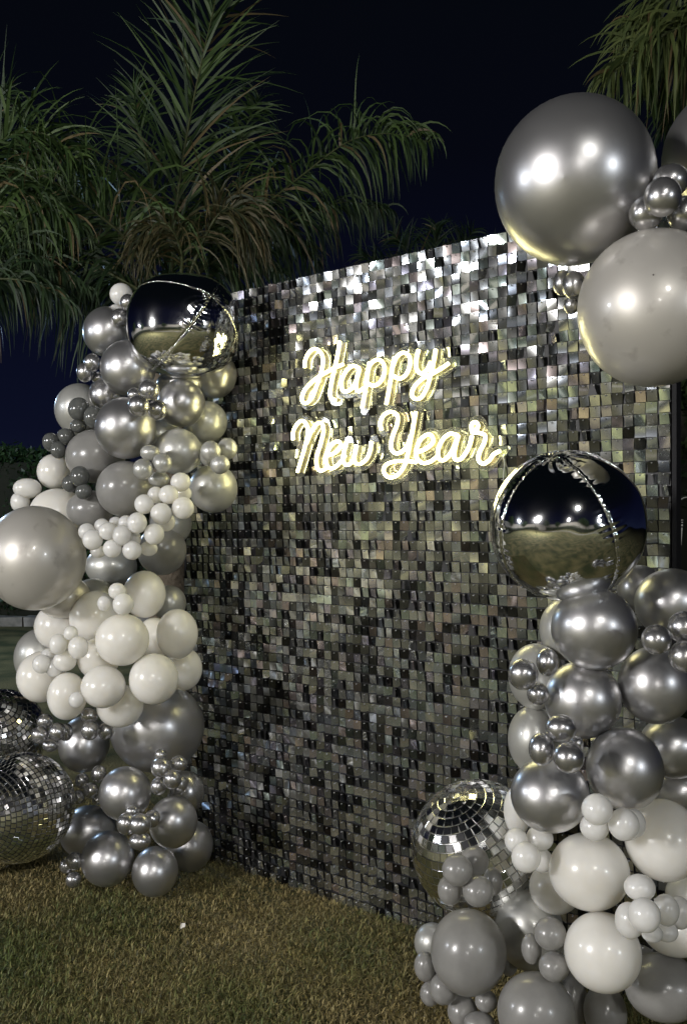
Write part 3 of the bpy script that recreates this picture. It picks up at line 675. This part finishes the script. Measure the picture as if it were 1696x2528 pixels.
# ------------------------------------------------------------------ sequins
# local wall axes: x along, z up, -y out; a sequin hangs from its peg at the middle of its top edge
SW, SH = PX*.90, PZ*.95
NV = 16; shapes = []
for j in range(NV):
    a, b, t = rng.normal(0, .3), rng.normal(0, .3), rng.normal(0, .25)
    us = np.linspace(-.5, .5, 3); vs_ = np.linspace(0, -1, 3)
    g = np.array([[u*SW, -(a*(u*SW)**2*6+b*((v+.5)*SH)**2*6+t*(u*SW)*((v+.5)*SH)*12), v*SH] for v in vs_ for u in us])
    shapes.append(g)
base_f = np.array([[r*3+c, (r+1)*3+c, (r+1)*3+c+1, r*3+c+1] for r in range(2) for c in range(2)])
def sequin_tone():
    g = rnd.choice((.07, .18, .36, .52, .66, .76, .86, .94)); h = rnd.random()
    if h < .08: return (g*1.05, g*.91, g*.90)
    if h < .22: return (g*.88, g*.96, g*1.07)
    if h < .32: return (g*.90, g*1.03, g*.96)
    if h < .40: return (g*.97, g*.92, g*1.06)
    return (g*.98, g*1.0, g*.98)
tones = [sequin_tone() for j in range(NV)]
sq_mesh = []
for j in range(NV):
    me = mesh_np('sequin', shapes[j], base_f, True); point_color(me, [tones[j]]*9); me.materials.append(M['sequin']); sq_mesh.append(me)
seqs = []; pyaw = rng.normal(0, math.radians(4.5), (nx, nz))
for i in range(NC):
    for k in range(NR):
        x = (i+.5)*PX+rnd.gauss(0, .0006); z = WH-k*PZ-.0015
        yaw = rnd.gauss(0, math.radians(6)) if rnd.random() < .70 else rnd.gauss(0, math.radians(34))
        yaw = max(-1.2, min(1.2, yaw))
        yaw += pyaw[i*nx//NC, min(nz-1, k*nz//NR)]
        pit = max(0, min(math.radians(12), rnd.gauss(math.radians(8.6), math.radians(2.0)))); rol = rnd.gauss(0, math.radians(1.6))
        Mx = Matrix.Translation((x, -.0088, z)) @ Euler((pit, rol, yaw)).to_matrix().to_4x4()
        w = wall.location+wdir*x+Vector((0, 0, z-PZ/2)); fx, fy = to_px(w)
        hid = not (4 < fx < 1692) or any((fx-ex)**2/(erx+4)**2+(fy-ey)**2/(ery+4)**2 < 1 for ex, ey, erx, ery in ELL)
        size = -99 if hid else -w.y+(-2 if abs(yaw) > .5 else 0)
        seqs.append((size, i*NR+k, Mx, (i*7+k*13+rnd.randrange(NV)) % NV))
seqs.sort(key=lambda s: -s[0])
for s, idx, Mx, j in seqs[:300]:
    o = obj('sequin', sq_mesh[j], None, wall); o.matrix_local = Mx
Vs, Qs, Ts = [], [], []
for n, (s, idx, Mx, j) in enumerate(seqs[300:]):
    A = np.array(Mx); Vs.append(shapes[j] @ A[:3, :3].T+A[:3, 3]); Qs.append(base_f+n*9); Ts.append(np.repeat([sequin_tone()], 9, 0))
me = mesh_np('sequins', np.concatenate(Vs), np.concatenate(Qs), True); point_color(me, np.concatenate(Ts)); o = obj('sequins', me, M['sequin'], wall); o['kind'] = 'stuff'
# pegs
pv, pf = lathe([(.0022, 0), (.0022, .0035), (.0014, .0052), (.0001, .0056)], 6); q = Vector((0, 0, 1)).rotation_difference(Vector((0, -1, 0)))
pv = np.array([tuple(q @ p) for p in pv]); pf = np.array(pf)
Vs, Qs = [], []
for n, (s, idx, Mx, j) in enumerate(seqs):
    Vs.append(pv+np.array(Mx.translation)+np.array([0, -.001, -.005])); Qs.append(pf+n*len(pv))
o = obj('pegs', mesh_np('pegs', np.concatenate(Vs), np.concatenate(Qs), True), M['peg'], wall); o['kind'] = 'stuff'

# ------------------------------------------------------------------ neon sign
LET = [
 ('letter_h', [[(145,245),(150,190),(180,135),(222,115),(262,150),(272,210),(252,300),(225,380),(195,455),(152,492),(125,465),(145,400),(200,340),(250,303),(300,275),(345,250),(410,222)], [(388,62),(372,160),(352,250),(330,350),(320,420),(330,458),(358,468)]]),
 ('letter_a', [[(522,250),(480,232),(432,268),(400,335),(405,398),(435,410),(478,380),(508,315),(524,248),(505,320),(500,385),(518,410),(552,385)]]),
 ('letter_p', [[(592,208),(577,300),(565,390),(552,470),(541,525)], [(572,295),(600,220),(648,190),(688,215),(695,280),(668,342),(622,370),(578,352)]]),
 ('letter_p', [[(764,172),(748,260),(735,350),(720,440),(708,500)], [(752,240),(780,172),(825,142),(866,165),(870,230),(845,292),(800,322),(757,300)]]),
 ('letter_y', [[(932,120),(915,190),(916,250),(945,285),(985,265),(1018,205)], [(1050,118),(1036,200),(1015,290),(990,380),(952,448),(912,462),(884,432),(905,372),(960,320),(1020,290),(1085,253),(1140,215)]]),
 ('letter_n', [[(65,745),(66,690),(90,640),(125,612),(158,638),(166,700),(150,780),(122,880),(95,968)], [(158,770),(190,690),(230,634),(264,632),(275,690),(252,780),(226,870),(234,940),(260,958),(300,938)]]),
 ('letter_e', [[(312,852),(362,828),(395,785),(380,755),(342,768),(305,820),(290,880),(310,935),(350,937),(400,890),(425,850)]]),
 ('letter_w', [[(432,760),(412,850),(416,903),(446,917),(482,880),(502,780),(488,855),(496,903),(532,910),(577,870),(600,805),(604,755)]]),
 ('letter_y', [[(675,677),(666,628),(690,575),(740,550),(785,577),(782,640),(752,720),(740,790),(760,830),(800,835),(850,790),(878,715)], [(912,548),(895,650),(875,750),(855,850),(830,930),(780,992),(725,1003),(690,962),(710,915),(780,892),(862,892),(915,900)]]),
 ('letter_e', [[(932,828),(990,800),(1032,755),(1018,712),(982,712),(940,750),(914,820),(922,875),(962,905),(1012,895),(1062,858)]]),
 ('letter_a', [[(1200,712),(1150,702),(1100,740),(1067,810),(1070,870),(1105,885),(1150,840),(1185,770),(1206,712),(1185,790),(1176,858),(1200,885),(1240,860),(1280,790),(1300,715)]]),
 ('letter_r', [[(1300,690),(1298,640),(1322,622),(1342,645),(1325,680),(1300,692),(1345,695),(1388,712),(1386,760),(1352,830),(1346,885),(1380,910),(1420,885),(1450,845),(1495,820)]]),
]
sc0 = wall_pt(930, 1010, .05)
sign = tag(empty('neon_sign', tuple(sc0)), 'glowing warm white neon sign reading Happy New Year in script on the sequins', 'neon sign')
def npx(p, off): return wall_pt(700+p[0]/2.8, 820+p[1]/2.8, off)-sc0
def ribbon(pts, half, y0, y1):
    """flat band of the given half width around a path in the wall plane, y0..y1 metres off the path"""
    V, Fc = [], []; n = len(pts)
    pts = [pts[0]+(pts[0]-pts[1]).normalized()*half]+pts+[pts[-1]+(pts[-1]-pts[-2]).normalized()*half]; n += 2
    for i in range(n):
        t = (pts[min(i+1, n-1)]-pts[max(i-1, 0)]).normalized(); s = t.cross(wn_).normalized()
        hw = half if 0 < i < n-1 else half*.45
        for a, b in ((-hw, y0), (hw, y0), (hw, y1), (-hw, y1)): V.append(pts[i]+s*a+wn_*b)
    for i in range(n-1):
        for k in range(4): Fc.append((i*4+k, i*4+(k+1) % 4, (i+1)*4+(k+1) % 4, (i+1)*4+k))
    Fc += [(3, 2, 1, 0), (n*4-4, n*4-3, n*4-2, n*4-1)]
    return V, Fc
OFF = .034; TR = .0057
for name, strokes in LET:
    front, sides, plates, edges = [], [], [], []
    for st in strokes:
        path = catmull([npx(p, OFF) for p in st], 7)
        front.append(tube(path, TR, 10)); side = [p-wn_*.006 for p in path]
        sides.append(tube(side, TR*1.08, 8)); lo = [p-wn_*.018 for p in path]
        plates.append(ribbon(lo, .0225, -.004, 0)); 
        for sg in (-1, 1):
            e1 = []
            for i in range(len(lo)):
                t = (lo[min(i+1, len(lo)-1)]-lo[max(i-1, 0)]).normalized(); e1.append(lo[i]+t.cross(wn_).normalized()*(.0238*sg))
            edges.append(tube(e1, .0006, 5))
    L = obj(name, mesh_from(name, *join(front)), M['neon'], sign)
    obj('tube_base', mesh_from('tube_base', *join(sides)), M['neon_side'], L)
    obj('backing_plate', mesh_from('backing_plate', *join(plates), smooth=False), M['acrylic'], L)
    obj('plate_edge', mesh_from('plate_edge', *join(edges)), M['acrylic_edge'], L)
for a, b in (((385, 30), (372, -40)), ((1195, 150), (1215, -60)), ((140, 90), (130, -30)), ((1520, 850), (1560, 990))):
    obj('hanging_wire', mesh_from('hanging_wire', *tube([npx(a, OFF-.02), npx(b, .012)], .0009, 5)), M['acrylic_edge'], sign)
obj('power_cord', mesh_from('power_cord', *tube(catmull([npx(p, .02) for p in ((1500, 835), (1525, 900), (1518, 1010), (1540, 1130), (1530, 1300))], 8), .0016, 6)), M['cable'], sign)

# ------------------------------------------------------------------ adapter and cord right of the wall
ad = tag(empty('power_adapter', tuple(P(1672, 1310, 2.80))), 'pale plug adapter hanging on its cord right of the sequin wall', 'adapter')
v, f = box(-.013, .013, -.011, .011, -.045, .035)
v = [(a*(.55 if c < 0 else 1), b, c) for a, b, c in v]
obj('housing', mesh_from('housing', v, f, False), M['cable'], ad)
for zz in (.012, .022, .03):
    v, f = box(-.0145, .0145, -.0125, .0125, zz-.0022, zz+.0022); obj('ridge', mesh_from('ridge', v, f, False), M['frame'], ad)
obj('cord', mesh_from('cord', *tube(catmull([(-.012, 0, .034), (-.015, 0, .06), (-.002, 0, .085), (.03, .01, .105), (.12, .02, .10)], 8), .0018, 6)), M['cable'], ad)
obj('cord', mesh_from('cord', *tube(catmull([(0, 0, -.045), (-.006, 0, -.1), (-.010, 0, -.17), (-.012, .02, -.3), (-.02, .05, -1.24)], 8), .0018, 6)), M['cable'], ad)

# ------------------------------------------------------------------ palms
def frond(name, parent, spine, length, n, tones, droop=1.0, width=.016, lift=.2, base=.12, spread=.8, seedv=0, tip=.45, out_pow=1.0, dead=False):
    n = int(n*1.95); width *= 1.12
    rs = np.random.default_rng(100+seedv); org = Vector(parent.location)
    pts = catmull([Vector(p)-org for p in spine], 14); N = len(pts)
    rad = [max(.002, .014*(1-i/N)) for i in range(N)]
    f_ = []
    V, Q, Cc = [], [], []; nv = 0; SEG = 6
    for i in range(n):
        u = base+(1-base)*(i+rs.random()*.7)/n; x = u*(N-1); a = int(min(N-2, x)); p = pts[a].lerp(pts[a+1], x-a)
        t = (pts[min(a+2, N-1)]-pts[max(a-1, 0)]).normalized()
        tmp = Vector((0, -1, 0))+Vector((rs.normal(0, .25), 0, rs.normal(0, .2))); s = t.cross(tmp).normalized()
        for sg in (-1, 1):
            if rs.random() < (.06 if math.sin(u*23+seedv*2.1+sg) > -.55 else .22): continue
            L = length*(.55+.45*math.sin(math.pi*min(1, .15+u*.85)))*(.75+.4*rs.random())*(tip+(1-tip)*(1-u)**.5)
            ang = spread+rs.normal(0, .20)
            dr = (t*math.cos(ang)+s*(sg*math.sin(ang))+Vector((rs.normal(0, .16), rs.normal(0, .38)-.05, lift+rs.normal(0, .16)))).normalized()
            c = p.copy(); g = droop*(.45+1.1*rs.random()); w0 = width*(.7+.6*rs.random())
            roll = rs.normal(0, .7); step = L/SEG; tt = rs.random(); col = np.array(tones[0])*(1-tt)+np.array(tones[1])*tt
            if rs.random() < .06: col = np.array((.13, .10, .045))
            first = nv
            for k in range(SEG+1):
                sd = dr.cross(Vector((0, -1, 0)))
                if sd.length < .1: sd = Vector((1, 0, 0))
                sd.normalize(); sd = (sd*math.cos(roll)+dr.cross(sd)*math.sin(roll))
                w = w0*(1-((k/SEG)**1.6))*(.55+.45*min(1, k*1.2)) if k < SEG else .0006
                V += [c-sd*w/2, c+sd*w/2]; Cc += [col*(1.0+.0*k)]*2; nv += 2
                if k: Q.append((nv-4, nv-3, nv-1, nv-2))
                c = c+dr*step; dr = (dr+Vector((0, 0, -1))*(g*.26)).normalized()
    me = mesh_np(name, np.array([tuple(v) for v in V]), np.array(Q)); point_color(me, np.array(Cc))
    o = obj('frond', me, M['leaf'], parent)
    rm = mesh_from('rachis', *tube(pts, rad, 6)); col = np.tile(np.array([[.07, .085, .03]]), (len(rm.vertices), 1)); point_color(rm, col)
    obj('rachis', rm, M['leaf'], o)
    return o
GR = ((.012, .032, .008), (.070, .120, .030)); DK = ((.007, .022, .008), (.036, .068, .024)); BR = ((.022, .034, .012), (.105, .085, .034)); YG = ((.04, .065, .018), (.13, .16, .05))
def PP(lst, d): return [P(a, b, d+(c if True else 0)) for a, b, *r in lst for c in [(r[0] if r else 0)]]
def trunk(parent, h, r0, r1, lean=(0, 0)):
    pts = [(lean[0]*t*t, lean[1]*t*t, h*t) for t in np.linspace(0, 1, 26)]; rad = [(r0+(r1-r0)*t)*(1.05 if i % 2 else .96) for i, t in enumerate(np.linspace(0, 1, 26))]
    obj('trunk', mesh_from('trunk', *tube(pts, rad, 14)), M['bark'], parent)
D0 = 5.6
c = P(425, 760, D0)
palm = tag(empty('palm_tree', (c.x, c.y, 0)), 'palm with one tall upright frond rising behind the left garland', 'palm tree'); trunk(palm, c.z, .16, .11)
for k, (sp, L, n, tn, kw) in enumerate([
    ([(428,740),(428,600),(448,420),(480,240),(515,80),(545,-60),(560,-190)], .78, 62, GR, dict(lift=.24, droop=.42, spread=.78, base=.06, width=.019)),
    ([(425,740,.3),(400,600,.4),(370,430,.5),(340,300,.6),(330,210,.6)], .60, 40, GR, dict(lift=.2, droop=.5, spread=.8, width=.016)),
    ([(430,740,.2),(500,600,.3),(560,450,.4),(600,330,.4),(640,240,.5)], .58, 44, GR, dict(lift=.0, droop=.8, width=.016)),
    ([(415,750,-.2),(330,610,-.3),(230,520,-.4),(120,440,-.5),(30,400,-.5),(-90,400,-.5)], .92, 66, GR, dict(lift=.15, droop=2.3, base=.2, spread=1.0)),
    ([(415,760,-.3),(300,690,-.4),(200,640,-.4),(90,600,-.5),(-60,600,-.6)], .78, 54, DK, dict(lift=-.2, droop=2.6, base=.15)),
    ([(440,750),(540,610,.1),(640,520,.2),(750,430,.3),(860,350,.3),(960,330,.3),(1060,350,.3)], .72, 70, GR, dict(lift=.05, droop=2.3, base=.12, spread=1.0, tip=.5)),
    ([(440,760,.2),(560,650,.3),(700,560,.4),(840,500,.5),(960,520,.6)], .62, 56, DK, dict(lift=-.25, droop=2.6, base=.15)),
    ([(440,750,-.3),(500,600,-.35),(550,520,-.4),(600,530,-.4),(640,600,-.4)], .60, 40, BR, dict(lift=-.25, droop=2.0, base=.25, width=.013)),
    ([(435,755,-.3),(450,640,-.4),(420,560,-.5),(370,560,-.5),(320,640,-.5)], .48, 34, BR, dict(lift=-.2, droop=1.8, base=.2, width=.012)),
    ([(430,740,.4),(520,580,.5),(600,520,.5),(700,560,.6),(780,650,.6)], .55, 44, DK, dict(lift=-.1, droop=1.7)),
    ([(430,740,.5),(340,600,.5),(280,520,.6),(200,480,.6),(130,520,.6)], .62, 46, DK, dict(lift=.1, droop=1.2)),
    ([(440,760,.0),(480,690,.0),(540,640,.0),(620,630,.0),(700,680,.0)], .42, 34, DK, dict(lift=-.1, droop=1.8)),
    ([(410,760,.1),(350,700,.1),(260,700,.1),(170,760,.1)], .40, 34, DK, dict(lift=-.1, droop=1.8)),
  ]): frond('frond', palm, PP(sp, D0), L, n, tn, seedv=k, **kw)
c = P(-190, 760, 5.0)
palm2 = tag(empty('palm_tree', (c.x, c.y, 0)), 'palm whose drooping fronds hang in from the left edge above the champagne balloon', 'palm tree'); trunk(palm2, c.z, .15, .11)
for k, (sp, L, n, tn, kw) in enumerate([
    ([(-190,740),(-130,560),(-60,420),(20,340),(110,330),(200,400)], .68, 52, GR, dict(lift=.28, droop=1.1, spread=.9)),
    ([(-190,740),(-110,600),(-20,520),(80,500),(190,560)], .70, 52, GR, dict(lift=-.1, droop=2.6)),
    ([(-190,760),(-110,680),(0,640),(110,650),(220,720)], .58, 48, DK, dict(lift=-.2, droop=2.6)),
    ([(-190,760,-.2),(-120,720,-.2),(-20,690,-.2),(90,700,-.2),(180,760,-.2)], .42, 40, DK, dict(lift=-.15, droop=1.8)),
    ([(-190,740,.2),(-160,560,.2),(-110,400,.2),(-40,280,.3),(20,230,.3)], .55, 40, DK, dict(lift=.3, droop=.5)),
  ]): frond('frond', palm2, PP(sp, 5.0), L, n, tn, seedv=40+k, **kw)
c = P(1990, 60, 4.3)
palm3 = tag(empty('palm_tree', (c.x, c.y, 0)), 'palm whose drooping fronds hang in at the upper right corner', 'palm tree'); trunk(palm3, c.z, .15, .11)
for k, (sp, L, n, tn, kw) in enumerate([
    ([(1980,30),(1860,-60),(1740,-50),(1630,10),(1545,75)], .62, 44, YG, dict(lift=-.2, droop=1.5, width=.017)),
    ([(1980,40),(1850,20),(1720,50),(1600,110),(1500,190)], .62, 48, YG, dict(lift=-.25, droop=1.6, width=.017)),
    ([(1980,60,.3),(1860,80,.3),(1740,110,.3),(1650,160,.3),(1590,230,.3)], .55, 44, GR, dict(lift=-.2, droop=1.8)),
    ([(1980,60,.5),(1880,120,.5),(1780,180,.5),(1690,240,.5),(1640,330,.5)], .5, 40, DK, dict(lift=-.2, droop=1.8)),
  ]): frond('frond', palm3, PP(sp, 4.3), L, n, tn, seedv=70+k, **kw)
c = P(1075, 760, 9.5)
palm4 = tag(empty('palm_tree', (c.x, c.y, 0)), 'small distant palm whose spiky crown shows just over the top of the sequin wall', 'palm tree'); trunk(palm4, c.z, .13, .09)
for k, a in enumerate((-75, -50, -25, 0, 22, 45, 70, 95, -100)):
    r = 250; sp = [(1075+r*t*math.sin(math.radians(a)), 760-r*t*math.cos(math.radians(a))*(1.08-.25*t)) for t in (0, .33, .66, 1)]
    frond('frond', palm4, PP(sp, 9.5), .55, 30, DK, seedv=90+k, lift=.1, droop=.7)

# ------------------------------------------------------------------ grass
def grass(n, near, far, h0, h1):
    d = near+(far-near)*rng.random(n)**1.25
    x = (rng.random(n)-.5)*2*(.46*d+.25)
    # none behind or under the wall
    keep = ((x-WL.x)*wn_.x+(d-WL.y)*wn_.y) > -.35
    x, d = x[keep], d[keep]; n = len(x)
    pz = np.sin(x*3.1+d*1.7)+np.sin(x*5.3-d*4.1+1)+np.sin(x*11+d*9)*.6+np.sin(x*1.3-d*2.1+2)
    greenish = 1/(1+np.exp(-(pz*.9-1.55+rng.normal(0, .9, n))))
    h = (h0+(h1-h0)*rng.random(n)**1.6)*(.75+.5*greenish)
    az = rng.random(n)*2*math.pi; lean = .35+.9*rng.random(n)
    dx, dy = np.cos(az)*lean, np.sin(az)*lean
    w = .0013+.0018*rng.random(n); sx_, sy_ = -np.sin(az)*w, np.cos(az)*w
    z0 = np.full(n, -.004); b = np.stack([x, d, z0], 1); s = np.stack([sx_, sy_, np.zeros(n)], 1)
    mid = b+np.stack([dx*h*.30, dy*h*.30, h*.55], 1); tip = b+np.stack([dx*h*.95, dy*h*.95, h*(1.0-.35*lean/1.2)], 1)
    V = np.stack([b-s, b+s, mid+s*.8, mid-s*.8, tip], 1).reshape(-1, 3)
    i5 = np.arange(n)*5
    tri = np.stack([np.stack([i5, i5+1, i5+2], 1), np.stack([i5, i5+2, i5+3], 1), np.stack([i5+3, i5+2, i5+4], 1)], 1).reshape(-1, 3)
    t = rng.random(n)[:, None]; g = greenish[:, None]
    straw = np.array([.37, .295, .13])*(.18+1.25*t); grn = np.array([.09, .145, .036])*(.4+1.0*t)
    col = straw*(1-g)+grn*g
    me = mesh_np('grass', V, tri); point_color(me, np.repeat(col, 5, 0))
    o = obj('grass', me, M['blade']); tag(o, 'short dry lawn grass, straw brown with green patches', 'grass', kind='stuff')
grass(330000, 2.15, 5.2, .010, .034)

# scrap of paper
pv, pf = [], []
for i in range(5):
    for k in range(4): pv.append((i*.0045+rnd.uniform(-.0025, .0025)+k*.0012, rnd.uniform(-.003, .003)+.004*math.sin(i*1.3), k*.0055+rnd.uniform(-.0025, .0025)))
for i in range(4):
    for k in range(3): pf.append((i*4+k, i*4+k+1, i*4+k+5, i*4+k+4))
n_ = len(pv); pv += [(a, b+.0015, c_) for a, b, c_ in pv]; pf += [tuple(j+n_ for j in q)[::-1] for q in pf]
dp = F*(CAMZ-.02)/(2293-HY)
pp = obj('paper_scrap', mesh_from('paper_scrap', pv, pf), M['paper']); pp.location = (P(444, 2293, dp).x, dp, .022); pp.rotation_euler = (-.5, 0, .2)
tag(pp, 'small torn scrap of white paper lying on the lawn', 'paper scrap')
